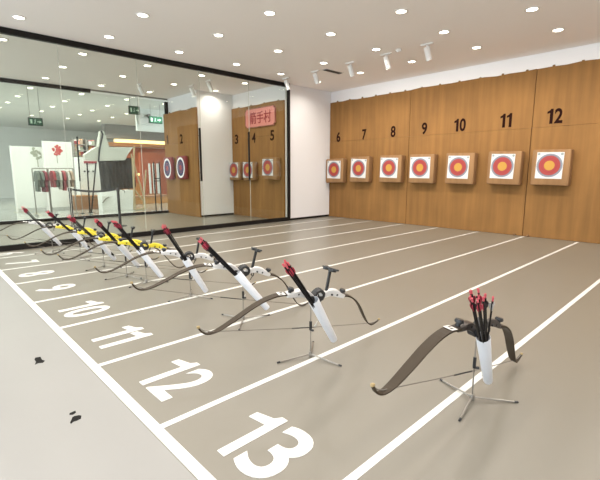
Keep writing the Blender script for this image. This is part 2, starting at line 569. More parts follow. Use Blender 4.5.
# ------------------------------------------------------------------ targets
def target(x, y, Yb, label, tilt=0.0, size=0.69, paper=0.555, thick=0.19, dx=0.0):
    yf = Yb - thick - 0.015
    q = on_y(x, y, yf)
    t = thing('archery_target', label, 'target', (q.x, Yb - 0.012, q.z), 'square foam targets with printed faces')
    b = MB().box((0, -thick / 2, 0), (size, thick, size * 1.03), 0.03)
    for v in b.bm.verts:
        v.co.x += 0.012 * math.sin(9 * v.co.z + x); v.co.z += 0.010 * math.sin(7 * v.co.x + y)
    b.obj('foam_block', M['foam'], t, loc=(dx, 0, -0.035), smooth=True)
    f = MB().box((0, 0, 0), (paper, 0.004, 0.52 if paper > 0.475 else 0.46)).obj('target_face', M['face'], t, loc=(0, -thick - 0.004, 0))
    f.rotation_euler = (0, tilt, 0)
    for sx in (-1, 1):
        MB().lathe([(0, 0), (0.026, 0), (0.026, 0.0015), (0, 0.0015)], (sx * (paper / 2 - 0.035), -0.002, (0.26 if paper > 0.475 else 0.23) - 0.035), (0, -1, 0), 14).obj('corner_print', M['mark'], f)
    return t


NUM = 'zero one two three four five six seven eight nine ten eleven twelve'.split()
tl = 'brown foam target with a yellow and red ringed face, under the painted number %s'
for n, x, y, tilt, pw in ((6, 333.8, 169.6, 0.02, 0.52), (7, 358.4, 168.4, 0.05, 0.535), (8, 388.8, 167.8, 0.03, 0.54), (9, 419.8, 167.6, 0.01, 0.55), (10, 458, 167.2, 0.03, 0.505), (11, 502.2, 166.3, 0.03, 0.485), (12, 549.3, 165.5, 0.02, 0.48)):
    target(x, y, YB, tl % NUM[n], tilt, paper=pw, dx=0.02)
for n, x, y in ((3, 233.7, 170.0), (4, 247.6, 170.0), (5, 267.6, 167.3)):
    target(x, y, YM, tl % NUM[n], 0.02, size=0.54 if n < 5 else 0.60, paper=0.47, thick=0.16, dx=0.03 if n < 5 else 0.07)
for n, x, y in ((1, 167.3, 168.3), (2, 180.6, 167.6)):
    q = on_y(x, y, YF - 0.14)
    t = thing('archery_target', 'dark red target with a navy disc ringed in white, under the number %s' % NUM[n], 'target', (q.x, YF - 0.01, q.z), 'dark red targets with navy discs')
    MB().box((0, -0.06, 0), (0.58, 0.12, 0.72), 0.05).obj('foam_block', M['redtarget'], t, smooth=True)
    MB().lathe([(0, 0), (0.214, 0), (0.214, 0.006), (0, 0.006)], (0, 0, 0), (0, -1, 0), 40).obj('target_face', M['navyface'], t, loc=(-0.015, -0.121, 0)).scale = (1.18, 1, 1.48)

# red sign over lanes 3 to 5
q = on_y(259.5, 117.2, YM - 0.03)
sg = thing('name_sign', 'pink sign with dark red Chinese letters above numbers 4 and 5', 'sign', (q.x, YM - 0.001, q.z))
sw, sh = on_y(274.6, 110, YM - 0.03).x - on_y(244.3, 110, YM - 0.03).x, 0.54
pts = []
c = 0.07
for sx, sz, a0 in ((1, 1, 270), (-1, 1, 0), (-1, -1, 90), (1, -1, 180)):
    for k in range(5):
        a = math.radians(a0 - 90 * k / 4)
        pts.append((sx * sw / 2 + c * math.cos(a), 0, sz * sh / 2 + c * math.sin(a)))
MB().poly(pts, (0, -0.03, 0)).obj('sign_board', M['signred'], sg)
b = MB()
for z in (-1, 1):
    b.box((0, -0.033, z * (sh / 2 - 0.012)), (sw - 0.2, 0.01, 0.012))
    b.box((0, -0.035, z * sh / 2), (0.10, 0.012, 0.035), 0.01)
    for x in (-1, 1):
        b.box((x * (sw / 2 - 0.05), -0.034, z * (sh / 2 - 0.05)), (0.07, 0.01, 0.016), 0, Matrix.Rotation(x * z * PI / 4, 4, 'Y'))
        b.box((x * (sw / 2 - 0.012), -0.033, 0), (0.012, 0.01, sh - 0.2))
b.obj('ornament_border', M['signtrim'], sg)
lettering('sign_lettering', '箭手村', M['signink'], sg, sw * 0.70, 0.34, at((0.03, -0.032, 0), UPRIGHT), bold=0.010, depth=0.008)

# ------------------------------------------------------------------ ceiling fittings
ORD = ['first', 'second', 'third', 'fourth', 'fifth', 'sixth', 'seventh', 'eighth', 'ninth', 'tenth', 'eleventh']
CXS = [-2.36, -3.74, -5.15, -6.55, -7.97, -9.45, -10.9, -12.45, -14.2, -15.98, -17.6, -19.2, -20.9]
CYS = [8.30, 7.0, 5.68, 4.3, 2.95, 1.6]
dl0 = thing('recessed_downlight', '-', 'ceiling light')
MB().lathe([(0.072, 0.0), (0.100, 0.0), (0.103, -0.006), (0.096, -0.012), (0.077, -0.012), (0.072, -0.004)], seg=24).obj('trim_ring', M['white'], dl0, smooth=True)
MB().lathe([(0, -0.005), (0.075, -0.005), (0.075, -0.001), (0, -0.001)], seg=24).obj('lens', M['lamp'], dl0)
lights = []


def lamp(kind, loc, power, col=(1.0, 0.93, 0.84), size=0.12, aim=None, spread=2.6):
    ld = bpy.data.lights.new('lamp', kind)
    ld.energy = power; ld.color = col
    if kind == 'AREA':
        ld.shape = 'DISK'; ld.size = size; ld.spread = spread
    elif kind == 'SPOT':
        ld.shadow_soft_size = 0.04; ld.spot_size = math.radians(112); ld.spot_blend = 1.0
    lo = bpy.data.objects.new('lamp', ld); COL.objects.link(lo)
    lo.location = loc
    if aim is not None:
        lo.rotation_euler = (Vector(aim) - Vector(loc)).to_track_quat('-Z', 'Y').to_euler()
    return lo


DLP = 12.0
first = True
for i, x in enumerate(CXS):
    for j, y in enumerate(CYS):
        if x < -8.65 and x > -10.8 and y > 7.8:
            continue
        if x < -10.8 and x > -13.2 and (y > 7.75 or (x < -11 and y > 6.4)):
            continue
        if x < -13.2 and y > 8:
            continue
        # in view?
        v = Vector((x, y, CEIL)) - EYE
        k = v.dot(FWD)
        px, py = CX + F * v.dot(RT) / k, CY - F * v.dot(UP) / k
        seen = k > 0 and -6 < px < 606 and -4 < py < 480
        if x > -13.2:
            lamp('AREA', (x, y, CEIL - 0.02), DLP if x > -8.65 else DLP * 0.8)
        else:
            lamp('AREA', (x, y, CEIL - 0.02), DLP * 2.4, (0.97, 1.0, 0.97))
        if not seen:
            continue
        o = dl0 if first else copy_tree(dl0)
        first = False
        o.location = (x, y, CEIL)
        if x > -8.65:
            o['label'] = 'ceiling downlight over the range, %s row from the target wall, %s from the glass partition' % (ORD[j], ORD[4 - i])
            o['group'] = 'downlights over the range'
        elif x > -13.2:
            o['label'] = 'ceiling downlight between the glass walls, %s row behind the partition, %s row from the targets' % (ORD[i - 5], ORD[j])
            o['group'] = 'downlights between the two glass walls'
        else:
            o['label'] = 'mall ceiling downlight, %s row beyond the shopfront glass, %s row from the store side' % (ORD[i - 8], ORD[j])
            o['group'] = 'downlights in the mall ceiling'
# lamps of the same grid behind and beside the camera (out of view)
for x in (-0.9, 0.6, 2.1, 3.6):
    for y in (-2.0, -0.4, 1.2, 2.95, 4.3, 5.68, 7.0, 8.3):
        lamp('AREA', (x, y, CEIL - 0.02), DLP)
for x in (-2.36, -3.74, -5.15, -6.55, -7.97, -9.45, -10.9, -12.45):
    for y in (-2.3, -1.1, 0.25):
        lamp('AREA', (x, y, CEIL - 0.02), DLP)


def spotlight(x, y, label, aim, group, power=75, cone=112, proto=[None]):
    if proto[0] is None:
        t = thing('ceiling_spotlight', label, 'spotlight', (x, y, CEIL), group)
        MB().box((0, 0, -0.0125), (0.24, 0.05, 0.025), 0.004).obj('mounting_plate', M['white'], t)
        MB().rod((0, 0, -0.02), (0, 0, -0.09), 0.011).box((0, 0, -0.10), (0.05, 0.02, 0.05), 0.004).obj('swivel_arm', M['white'], t)
        a = Vector((0.02, 0.10, -0.24))
        d = a.normalized()
        s = Vector((0, 0.0, -0.085))
        MB().lathe([(0, -0.03), (0.048, -0.03), (0.054, -0.02), (0.054, 0.21), (0.045, 0.21), (0.042, 0.17), (0, 0.17)], s, d, 20).obj('lamp_head', M['white'], t, smooth=True)
        MB().lathe([(0, 0.176), (0.040, 0.176), (0.040, 0.172), (0, 0.172)], s, d, 16).obj('lens', M['lamp'], t)
        proto[0] = t
    else:
        t = copy_tree(proto[0]); t.location = (x, y, CEIL); tag(t, label, 'spotlight', group)
    lamp('SPOT', Vector((x, y, CEIL)) + Vector((0.02, 0.10, -0.33)), power, (1.0, 0.92, 0.82), aim=aim).data.spot_size = math.radians(cone)


for x, n in ((-4.28, 'fifth'), (-5.19, 'fourth'), (-6.13, 'third'), (-7.2, 'second'), (-8.23, 'first')):
    spotlight(x, 7.4, 'white cylinder spotlight over the range, %s from the glass partition post' % n, (x + 0.05, YB, 1.75), 'spotlights aimed at the target wall', 18 if n == 'first' else 84, 84 if n == 'first' else 116)
for x in (-3.2, -2.2, -1.2, -0.2):
    lamp('SPOT', (x, 7.5, CEIL - 0.33), 75, (1.0, 0.92, 0.82), aim=(x, YB, 1.75))
for x, n, y in ((-9.82, 'nearest the glass partition', 6.1), (-10.72, 'between two others', 6.1), (-11.55, 'nearest the shopfront glass', 5.0)):
    spotlight(x, y, 'white cylinder spotlight behind the glass partition, ' + n, (x + 0.55, y + 1.6, 1.5), 'spotlights behind the glass partition', 9, 42)

t = thing('smoke_detector', 'small round white detector on the ceiling above targets 8 and 9', 'smoke detector', (-4.85, 7.33, CEIL))
MB().lathe([(0, 0), (0.055, 0), (0.058, -0.02), (0.040, -0.045), (0, -0.048)], seg=20).obj('body', M['white'], t, smooth=True)
MB().lathe([(0.020, -0.046), (0.030, -0.050), (0.020, -0.054), (0, -0.054)], seg=16).obj('sensor_cap', M['white'], t)
t = thing('air_vent', 'dark slotted air vent in the ceiling beside a white spotlight', 'air vent', (-6.93, 7.72, CEIL))
MB().box((0, 0, -0.004), (0.18, 0.60, 0.008)).obj('frame', M['white'], t)
MB().box((0, 0, -0.009), (0.13, 0.56, 0.004)).obj('opening', M['black'], t)
b = MB()
for k in range(5):
    b.box((-0.05 + 0.025 * k, 0, -0.014), (0.016, 0.56, 0.003), 0, Matrix.Rotation(0.5, 4, 'Y'))
b.obj('slat', M['vent'], t)


# ------------------------------------------------------------------ bows, stands, quivers, arrows
LIMB_PTS = [(0.235, 0.262), (0.315, 0.258), (0.40, 0.228), (0.48, 0.176), (0.54, 0.124), (0.60, 0.072), (0.655, 0.028), (0.70, 0.004), (0.735, -0.002), (0.765, 0.008), (0.79, 0.028), (0.806, 0.048)]
LIMB_W = [0.046, 0.050, 0.052, 0.053, 0.052, 0.049, 0.044, 0.036, 0.027, 0.020, 0.015, 0.010]
LIMB_T = [0.013, 0.011, 0.009, 0.008, 0.008, 0.008, 0.007, 0.007, 0.008, 0.009, 0.010, 0.010]
LW = list(LIMB_W)
EX, EY, EZ = Vector((1, 0, 0)), Vector((0, 1, 0)), Vector((0, 0, 1))


def smooth_pts(pts, ext, k=3):
    """Catmull-Rom refinement of 2-D points and the values that ride along"""
    out, oe = [], [[] for _ in ext]
    n = len(pts)
    for i in range(n - 1):
        p0, p1, p2, p3 = pts[max(i - 1, 0)], pts[i], pts[i + 1], pts[min(i + 2, n - 1)]
        for j in range(k):
            t = j / k
            f = lambda a, b, c, d: 0.5 * (2 * b + (c - a) * t + (2 * a - 5 * b + 4 * c - d) * t * t + (3 * b - a - 3 * c + d) * t ** 3)
            out.append((f(p0[0], p1[0], p2[0], p3[0]), f(p0[1], p1[1], p2[1], p3[1])))
            for e, o in zip(ext, oe):
                o.append(e[i] * (1 - t) + e[i + 1] * t)
    out.append(pts[-1])
    for e, o in zip(ext, oe):
        o.append(e[-1])
    return out, oe


def make_bow(kind):
    black = kind == 'black'
    rm = {'black': M['darkriser'], 'white': M['whitemetal'], 'yellow': M['yellow']}[kind]
    t = thing('recurve_bow', '-', 'bow', group='recurve bows laid on floor stands')
    # riser: two arms of open truss work that meet at the grip
    pts = [(-0.262, 0.258), (-0.22, 0.264), (-0.17, 0.272), (-0.12, 0.272), (-0.075, 0.258), (-0.035, 0.240), (0.0, 0.234), (0.035, 0.240), (0.075, 0.266), (0.12, 0.282), (0.17, 0.280), (0.22, 0.266), (0.262, 0.258)]
    wid = [0.044, 0.046, 0.042, 0.038, 0.034, 0.030, 0.030, 0.030, 0.022, 0.026, 0.036, 0.046, 0.044]
    thk = [0.026, 0.034, 0.046, 0.052, 0.050, 0.044, 0.042, 0.044, 0.044, 0.050, 0.050, 0.036, 0.026]
    if black:
        thk = [k * 0.8 for k in thk]
    p, (w, k) = smooth_pts(pts, (wid, thk))
    r = MB().ribbon(p, w, k, EX, EY, EZ).obj('riser', rm, t, bevel=0.005)
    # dark lightening holes along the arms
    for sx in (-0.175, -0.125, 0.13, 0.18):
        MB().rod((sx, -0.0225, 0.272), (sx, 0.0225, 0.272), 0.007, seg=12).obj('lightening_hole', M['blackp'], r)
    gp, (gw, gk) = smooth_pts([(-0.075, 0.250), (-0.05, 0.238), (-0.02, 0.233), (0.01, 0.232), (0.04, 0.238), (0.065, 0.254)], ([0.040, 0.046, 0.046, 0.044, 0.040, 0.034], [0.02, 0.044, 0.048, 0.048, 0.044, 0.02]))
    MB().ribbon(gp, gw, gk, EX, EY, EZ).obj('grip', M['rubber'], t, bevel=0.006)
    # arched black rest guard over the grip
    arc = [(0.016 + 0.042 * math.cos(a), 0.250 + 0.048 * math.sin(a)) for a in [PI * i / 8 for i in range(9)]]
    MB().ribbon(arc, [0.042] * 9, [0.017] * 9, EX, EY, EZ).obj('arrow_rest', M['rubber'], t)
    lm = M['limb']
    if not black:
        for q in range(len(LIMB_W)):
            LW[q] = LIMB_W[q] * 0.74
    else:
        LW[:] = LIMB_W
    p, (w, k) = smooth_pts(LIMB_PTS, (LW, LIMB_T))
    for s in (-1, 1):
        l = MB().ribbon([(s * a, b) for a, b in p], w, k, EX, EY, EZ).obj('limb', lm, t, bevel=0.002)
        MB().box((s * 0.803, 0, 0.044), (0.018, 0.013, 0.014), 0.003).obj('limb_tip', M['tipgold'], l)
        MB().lathe([(0, 0), (0.012, 0), (0.012, 0.022), (0.021, 0.022), (0.023, 0.030), (0.019, 0.040), (0, 0.040)], (s * 0.238, 0, 0.268), (0, 0, 1), 14).obj('limb_bolt', M['blackp'], t, smooth=True)
        if s < 0 and kind != 'yellow':
            k2 = MB().box((0, 0, 0), (0.052, LW[1] * 0.96, 0.002)).obj('white_sticker', M['limbw'], l, loc=(-0.305, 0, 0.2655))
            k2.rotation_euler = (0, -0.06, 0)
            for q in (-0.009, 0.009):
                MB().box((q * 0.6, q, 0.0015), (0.020, 0.010, 0.001)).obj('printed_mark', M['blackp'], k2)
    # string: along the limb bellies to the tips
    sp = [(-0.806, 0, 0.044), (-0.76, 0, 0.018), (-0.715, 0, 0.010), (-0.36, 0, 0.004), (0, 0, 0), (0.36, 0, 0.004), (0.715, 0, 0.010), (0.76, 0, 0.018), (0.806, 0, 0.044)]
    st = MB().tube(sp, 0.0024, 6).obj('bowstring', M['string'], t)
    MB().rod((-0.10, 0, 0.0008), (0.10, 0, 0.0008), 0.0038, seg=8).obj('serving', M['blackp'], st)
    if not black:
        sgt = MB().box((0, 0, 0.085), (0.020, 0.014, 0.17), 0.003).obj('sight_bar', M['blackp'], t, loc=(0.085, 0, 0.275))
        sgt.rotation_euler = (math.radians(-15), 0, 0)
        MB().box((0, 0, 0.172), (0.022, 0.145, 0.012), 0.003).box((0, 0.045, 0.166), (0.03, 0.03, 0.022), 0.004).box((0, -0.02, 0.162), (0.034, 0.05, 0.018), 0.004).obj('sight_head', M['blackp'], sgt)
        MB().rod((0.01, 0.062, 0.172), (0.035, 0.062, 0.172), 0.008).obj('sight_pin', M['rubber'], sgt)
    MB().poly([(0.10 if not black else 0.24, 0, 0.002), (0.125 if not black else 0.265, 0.004, 0.002), (0.115 if not black else 0.255, 0.002, 0.05)], (0.001, 0.003, 0)).obj('white_tag', M['limbw'], st)
    return t


protos = {k: make_bow(k) for k in ('black', 'white', 'yellow')}
used = set()


def make_stand():
    t = thing('bow_stand', '-', 'stand', group='folding floor stands under the bows')
    MB().rod((0, 0, 0.022), (0, 0, 0.40), 0.0042, seg=8).obj('upright_rod', M['steel'], t)
    MB().lathe([(0, 0.005), (0.014, 0.005), (0.016, 0.020), (0.012, 0.042), (0, 0.044)], seg=14).obj('hub', M['steel'], t, smooth=True)
    for a in (10, 130, 250):
        r = math.radians(a)
        d = Vector((math.cos(r), math.sin(r), 0))
        l = MB().rod(d * 0.01 + Vector((0, 0, 0.024)), d * 0.255 + Vector((0, 0, 0.007)), 0.0058, seg=8).obj('leg', M['steel'], t)
        MB().rod(d * 0.245 + Vector((0, 0, 0.0075)), d * 0.268 + Vector((0, 0, 0.0065)), 0.0065, seg=8).obj('foot_cap', M['rubber'], l)
    MB().box((0, 0, 0.245), (0.018, 0.016, 0.07), 0.003).box((0.014, 0, 0.215), (0.03, 0.014, 0.014), 0.003).obj('string_clip', M['blackp'], t)
    MB().rod((-0.066, 0, -0.047), (0, 0, -0.004), 0.004, seg=8).tube([(-0.032, 0, 0.034), (-0.031, 0, 0.012), (-0.018, 0, 0), (0.018, 0, 0), (0.031, 0, 0.012), (0.032, 0, 0.034)], 0.005, 8).obj('cradle', M['blackp'], t)
    return t


def make_quiver():
    """tube along local -Z from the mouth at the origin"""
    t = thing('quiver', '-', 'quiver', group='white tube quivers hung on the bow stands')
    L = 0.43
    MB().lathe([(0.0375, 0.0), (0.0385, -0.004), (0.0275, -L + 0.01), (0.024, -L), (0, -L), (0, -L + 0.006), (0.0255, -L + 0.012), (0.0355, -0.004), (0.0365, 0.0), (0.0375, 0.0)], seg=28).obj('tube', M['tube'], t, smooth=True)
    pts = [(0.0, -0.036, -0.03), (0.0, -0.055, -0.02), (0.0, -0.062, 0.01), (0.0, -0.05, 0.03)]
    MB().tube([(x, -y, z) for x, y, z in pts], 0.005, 8).obj('hanging_hook', M['blackp'], t)
    return t


def make_arrow(kind):
    """nock end up: shaft runs from z=-0.40 (in the tube) to z=+L"""
    t = thing('arrow', '-', 'arrow')
    MB().rod((0, 0, -0.36), (0, 0, 0.40), 0.0052, seg=8).obj('shaft', M['shaft'], t)
    MB().rod((0, 0, 0.40), (0, 0, 0.412), 0.0052, seg=8).box((0.0032, 0, 0.420), (0.0028, 0.007, 0.018)).box((-0.0032, 0, 0.420), (0.0028, 0.007, 0.018)).obj('nock', M['pink'], t)
    for k in range(3):
        a = 2 * PI * k / 3
        d = Vector((math.cos(a), math.sin(a), 0)); s = Vector((-math.sin(a), math.cos(a), 0))
        pr = [(0.004, 0.318), (0.012, 0.334), (0.0165, 0.362), (0.0155, 0.376), (0.004, 0.382)]
        m = {'red': M['redvane'], 'black': M['blackvane'] if k else M['redvane'], 'grey': M['greyvane']}[kind]
        MB().poly([d * r + EZ * z - s * 0.0008 for r, z in pr], s * 0.0016).obj('vane', m, t)
    return t


stand0, quiver0 = make_stand(), make_quiver()
arrows0 = {k: make_arrow(k) for k in ('red', 'black', 'grey')}
afirst = {'red': True, 'black': True, 'grey': True}

# rod x,y | string height | azimuth, pitch, roll (deg) | size | offset along the bow | riser | quiver mouth | arrows | words
BOWS = [
    ((-0.947, 2.355), 0.193, 88, -12.7, -8, 1.10, -0.139, 'black', (-0.860, 2.229, 0.47), 10, 'the dark bow',
     'dark-riser recurve bow with olive limbs, on the rightmost stand of the row'),
    ((-2.046, 2.072), 0.232, 86, -11.6, -17, 1.062, -0.075, 'white', (-1.93, 1.98, 0.49), 7, 'the nearest white bow',
     'white-riser recurve bow with black sight, next to the dark bow'),
    ((-3.03, 2.173), 0.200, 82, -15.5, -16, 1.12, -0.125, 'white', (-2.893, 2.016, 0.50), 7, 'the second nearest white bow',
     'white-riser recurve bow with black sight, middle one of the three near white bows'),
    ((-4.02, 2.176), 0.195, 75, -12.5, -13, 1.08, -0.09, 'white', (-3.78, 2.006, 0.49), 7, 'the white bow beside the yellow ones',
     'white-riser recurve bow standing beside the nearest yellow bow'),
    ((-4.95, 2.08), 0.200, 76, -12.5, -13, 1.08, -0.09, 'yellow', (-4.68, 1.90, 0.49), 7, 'the nearest yellow bow',
     'yellow-riser recurve bow nearest the camera of the four yellow ones'),
    ((-5.40, 2.01), 0.200, 76, -12.5, -13, 1.08, -0.09, 'yellow', (-5.14, 1.846, 0.49), 6, 'the second nearest yellow bow',
     'yellow-riser recurve bow crowded close behind the nearest yellow one'),
    ((-6.19, 1.99), 0.200, 76, -12.5, -13, 1.08, -0.09, 'yellow', (-5.90, 1.82, 0.49), 5, 'the third nearest yellow bow',
     'yellow-riser recurve bow, third in line of the four yellow ones'),
    ((-7.06, 1.93), 0.200, 76, -12.5, -13, 1.08, -0.09, 'yellow', (-6.75, 1.77, 0.49), 5, 'the farthest yellow bow',
     'yellow-riser recurve bow farthest from the camera of the four yellow ones'),
    ((-7.98, 1.75), 0.200, 78, -12.5, -13, 1.08, -0.09, 'white', (-7.70, 1.58, 0.49), 4, 'the farthest white bow',
     'white-riser recurve bow at the far end of the row, beside the glass partition'),
]
TUBE = [(-0.09, 0.53, -0.843), (-0.012, 0.535, -0.845), (0.30, 0.536, -0.789), (0.07, 0.484, -0.872), (0.18, 0.52, -0.835), (-0.2, 0.60, -0.77), (-0.15, 0.58, -0.80), (-0.15, 0.58, -0.80), (-0.2, 0.58, -0.78)]
NOCK = [(0.12, -0.59, 0.80), (0.06, -0.64, 0.765), (-0.30, -0.60, 0.74), (0.0, -0.51, 0.86), (-0.04, -0.58, 0.813), (0.12, -0.615, 0.78), (-0.02, -0.66, 0.75), (-0.02, -0.66, 0.75), (0.15, -0.60, 0.78)]
for idx, (rod, z0, az, pit, roll, scl, off, kind, mouth, na, where, blabel) in enumerate(BOWS):
    az, pit, roll = math.radians(az), math.radians(pit), math.radians(roll)
    u = Vector((math.cos(az) * math.cos(pit), math.sin(az) * math.cos(pit), math.sin(pit)))
    side = Vector((-math.sin(az), math.cos(az), 0))
    v = u.cross(side)
    if v.z < 0:
        v = -v
    w = v * math.cos(roll) + side * math.sin(roll)
    tt = w.cross(u)
    O = Vector((rod[0], rod[1], z0)) + u * off
    b = protos[kind] if kind not in used else copy_tree(protos[kind])
    used.add(kind)
    b.matrix_world = Matrix(((u.x, tt.x, w.x, O.x), (u.y, tt.y, w.y, O.y), (u.z, tt.z, w.z, O.z), (0, 0, 0, 1))) @ Matrix.Scale(scl, 4)
    b['label'] = blabel
    s = stand0 if idx == 0 else copy_tree(stand0)
    s.location = (rod[0], rod[1], 0)
    s.rotation_euler = (0, 0, math.radians([30, 0, 65, 20, 40, 10, 30, 0, 15][idx]))
    P = Vector((rod[0], rod[1], z0)) + w * (0.224 * scl)
    for ch in s.children:
        if ch.name.startswith('cradle'):                # the fork reaches sideways from the rod to carry the riser
            ang = s.rotation_euler.z
            loc = P - Vector((rod[0], rod[1], 0))
            ch.location = Matrix.Rotation(-ang, 3, 'Z') @ loc
            ch.rotation_euler = (0, 0, -ang)
            if idx == 0:
                ch.scale = (0.55, 1, 1)
        if ch.name.startswith('upright_rod'):
            ch.scale = (1, 1, (P.z - 0.045) / 0.40)
    s['label'] = 'thin steel tripod stand under ' + where
    qv = quiver0 if idx == 0 else copy_tree(quiver0)
    qv.location = mouth
    rot = (-Vector(TUBE[idx])).to_track_quat('Z', 'Y')
    qv.rotation_euler = rot.to_euler()
    qv['label'] = 'white tube quiver hung on ' + where
    rr = random.Random(idx + 3)
    nd = Vector(NOCK[idx]).normalized()
    nrot = nd.to_track_quat('Z', 'Y')
    shift = nd - rot @ EZ * nd.dot(rot @ EZ)
    if shift.length > 1e-4:
        shift = shift * 0.19
    for k in range(na):
        ak = 'red'
        if idx == 0:
            ak = 'grey' if k == 2 else ('black' if k % 2 else 'red')
        elif k % 3 == 2:
            ak = 'black'
        a = arrows0[ak] if afirst[ak] else copy_tree(arrows0[ak])
        afirst[ak] = False
        ang = 2 * PI * k / na + rr.uniform(-0.3, 0.3)
        rad = (0.019 if idx == 0 else 0.013) if k else 0.003
        top = Vector((rad * math.cos(ang), rad * math.sin(ang), 0))
        lean = Vector((math.cos(ang), math.sin(ang), 0)) * ((0.048 if idx == 0 else 0.012) if k else 0.0) + EZ
        if ak == 'grey':
            lean = Vector((0.12, 0.02, 1)); top = Vector((0.022, 0, 0))
        d = nrot @ lean.normalized()
        a.location = Vector(mouth) + nrot @ top + shift
        q = d.to_track_quat('Z', 'Y')
        a.rotation_euler = (q.to_matrix() @ Matrix.Rotation(rr.uniform(0, 6), 3, 'Z')).to_euler()
        slide = rr.uniform(-0.02, 0.02) - (0.035 if idx == 0 else 0.0)
        a.location += d * slide
        fl_word = {'red': 'crimson-vaned', 'black': 'dark-vaned', 'grey': 'grey-vaned'}[ak]
        tag(a, '%s arrow in the quiver of %s' % (fl_word, where), 'arrow', fl_word + ' arrows in the quiver of ' + where)

# ------------------------------------------------------------------ stanchions behind the partition
SP = [Vector((-11.5, 3.03, 0)), Vector((-10.75, 3.93, 0))]
for i, p in enumerate(SP):
    t = thing('belt_stanchion', ['black belt barrier post behind the glass partition, nearer the poster panels', 'black belt barrier post behind the glass partition, nearer targets 1 and 2'][i], 'barrier post', p, 'black belt barrier posts')
    MB().lathe([(0, 0), (0.16, 0), (0.16, 0.012), (0.05, 0.03), (0.033, 0.04)], seg=24).obj('base', M['rubber'], t, smooth=True)
    MB().rod((0, 0, 0.03), (0, 0, 0.90), 0.033, seg=16).obj('post', M['rubber'], t)
    MB().lathe([(0, 0.89), (0.042, 0.89), (0.044, 0.90), (0.044, 0.965), (0.038, 0.975), (0, 0.975)], seg=18).obj('belt_head', M['blackp'], t, smooth=True)
    if i == 0:
        d = SP[1] - SP[0]
        b = MB()
        n = 12
        prev = None
        for k in range(n + 1):
            f = k / n
            c = d * (0.05 + f * 0.90) + Vector((0, 0, 0.935 - 0.05 * math.sin(PI * f)))
            cur = [b.bm.verts.new(c + o) for o in (Vector((0.002, -0.002, -0.025)), Vector((0.002, -0.002, 0.025)), Vector((-0.002, 0.002, 0.025)), Vector((-0.002, 0.002, -0.025)))]
            if prev:
                for j in range(4):
                    b.bm.faces.new((prev[j], prev[(j + 1) % 4], cur[(j + 1) % 4], cur[j]))
            prev = cur
        b.obj('belt', M['rubber'], t)
    else:
        MB().tube([(0.044, 0.01, 0.93), (0.09, 0.06, 0.935), (0.12, 0.11, 0.90), (0.125, 0.12, 0.85)], 0.008, 6).obj('belt_hook', M['rubber'], t)

# ------------------------------------------------------------------ the mall beyond the shopfront glass
struct(box('floor_mall', (-27, -5, -0.1), (WX, 16, -0.001), M['mall_floor']))
struct(box('ceiling_mall', (-27, -5, CEIL), (WX, 16, CEIL + 0.1), M['mallwall']))
struct(box('wall_mall_far', (-27.1, -5, 0), (-27, 16, CEIL), M['mallwall']))
struct(box('wall_mall_end', (-27, 16, 0), (WX, 16.1, CEIL), M['mallwall']))


def panel(name, m, parent, X, x0, y0, x1, y1, thick=0.05, off=None, bev=0.0):
    """a board facing +X whose corners are read from the photo at distance X"""
    a, b = on_x(x0, y0, X), on_x(x1, y1, X)
    c = (a + b) / 2
    c.x = X - thick / 2
    if off is not None:
        c = c - off
    return MB().box((0, 0, 0), (thick, abs(b.y - a.y), abs(b.z - a.z)), bev).obj(name, m, parent, loc=c)


def grounded(X, x0, y0, x1, name, m, parent, thick, off):
    a, b = on_x(x0, y0, X), on_x(x1, y0, X)
    c = Vector((X - thick / 2, (a.y + b.y) / 2, a.z / 2)) - off
    return MB().box((0, 0, 0), (thick, abs(b.y - a.y), a.z)).obj(name, m, parent, loc=c)


# store shell on the right
o = on_x(138, 200, -22)
st = thing('store_front', 'wood and terracotta store front with a warm light strip, beyond the shopfront glass', 'store', (-22, on_x(138, 170, -22).y, 0))
O = st.location.copy()
ys0, ys1 = on_x(108, 170, -22).y, on_x(172, 170, -22).y
z132, z138, z142, z147 = [on_x(140, v, -22).z for v in (132.5, 140.2, 143.2, 147)]
MB().box((0, 0, 0), (0.5, ys1 - ys0, CEIL - z138)).obj('fascia', M['soffit'], st, loc=Vector((-22.2, (ys0 + ys1) / 2, (CEIL + z138) / 2)) - O)
MB().box((0, 0, 0), (0.2, ys1 - ys0 - 0.5, z138 - z142)).obj('light_strip', M['cove'], st, loc=Vector((-22.1, (ys0 + ys1) / 2 + 0.22, (z138 + z142) / 2)) - O)
MB().box((0, 0, 0), (0.3, ys1 - ys0, z142 - z147)).obj('lintel', M['crate'], st, loc=Vector((-22.3, (ys0 + ys1) / 2, (z147 + z142) / 2)) - O)
MB().box((0, 0, 0), (0.1, ys1 - ys0, z147)).obj('back_wall', M['terracotta'], st, loc=Vector((-22.7, (ys0 + ys1) / 2, z147 / 2)) - O)
panel('light_strip', M['cove'], st, -22.3, 136.5, 173.4, 147, 175.4, 0.05, O)
panel('wood_band', M['wood'], st, -22.4, 108, 184, 168, 203, 0.1, O)

tw = thing('partition_wall', 'terracotta screen wall behind targets 1 and 2, in the store', 'screen', (-20.5, on_x(150, 170, -20.5).y, 0))
grounded(-20.5, 139.5, 152.5, 166, 'screen_body', M['terracotta'], tw, 0.15, tw.location)
wb = thing('white_board', 'white panelled board leaning on the terracotta screen', 'board', (-20.2, on_x(154, 170, -20.2).y, 0))
for a, b in ((148.5, 152), (152.4, 156), (156.4, 161)):
    panel('board_panel', M['panelw'], wb, -20.2, a, 163.5, b, 193.5, 0.05, wb.location)
grounded(-20.2, 148.5, 194, 161, 'board_foot', M['crate'], wb, 0.06, wb.location)

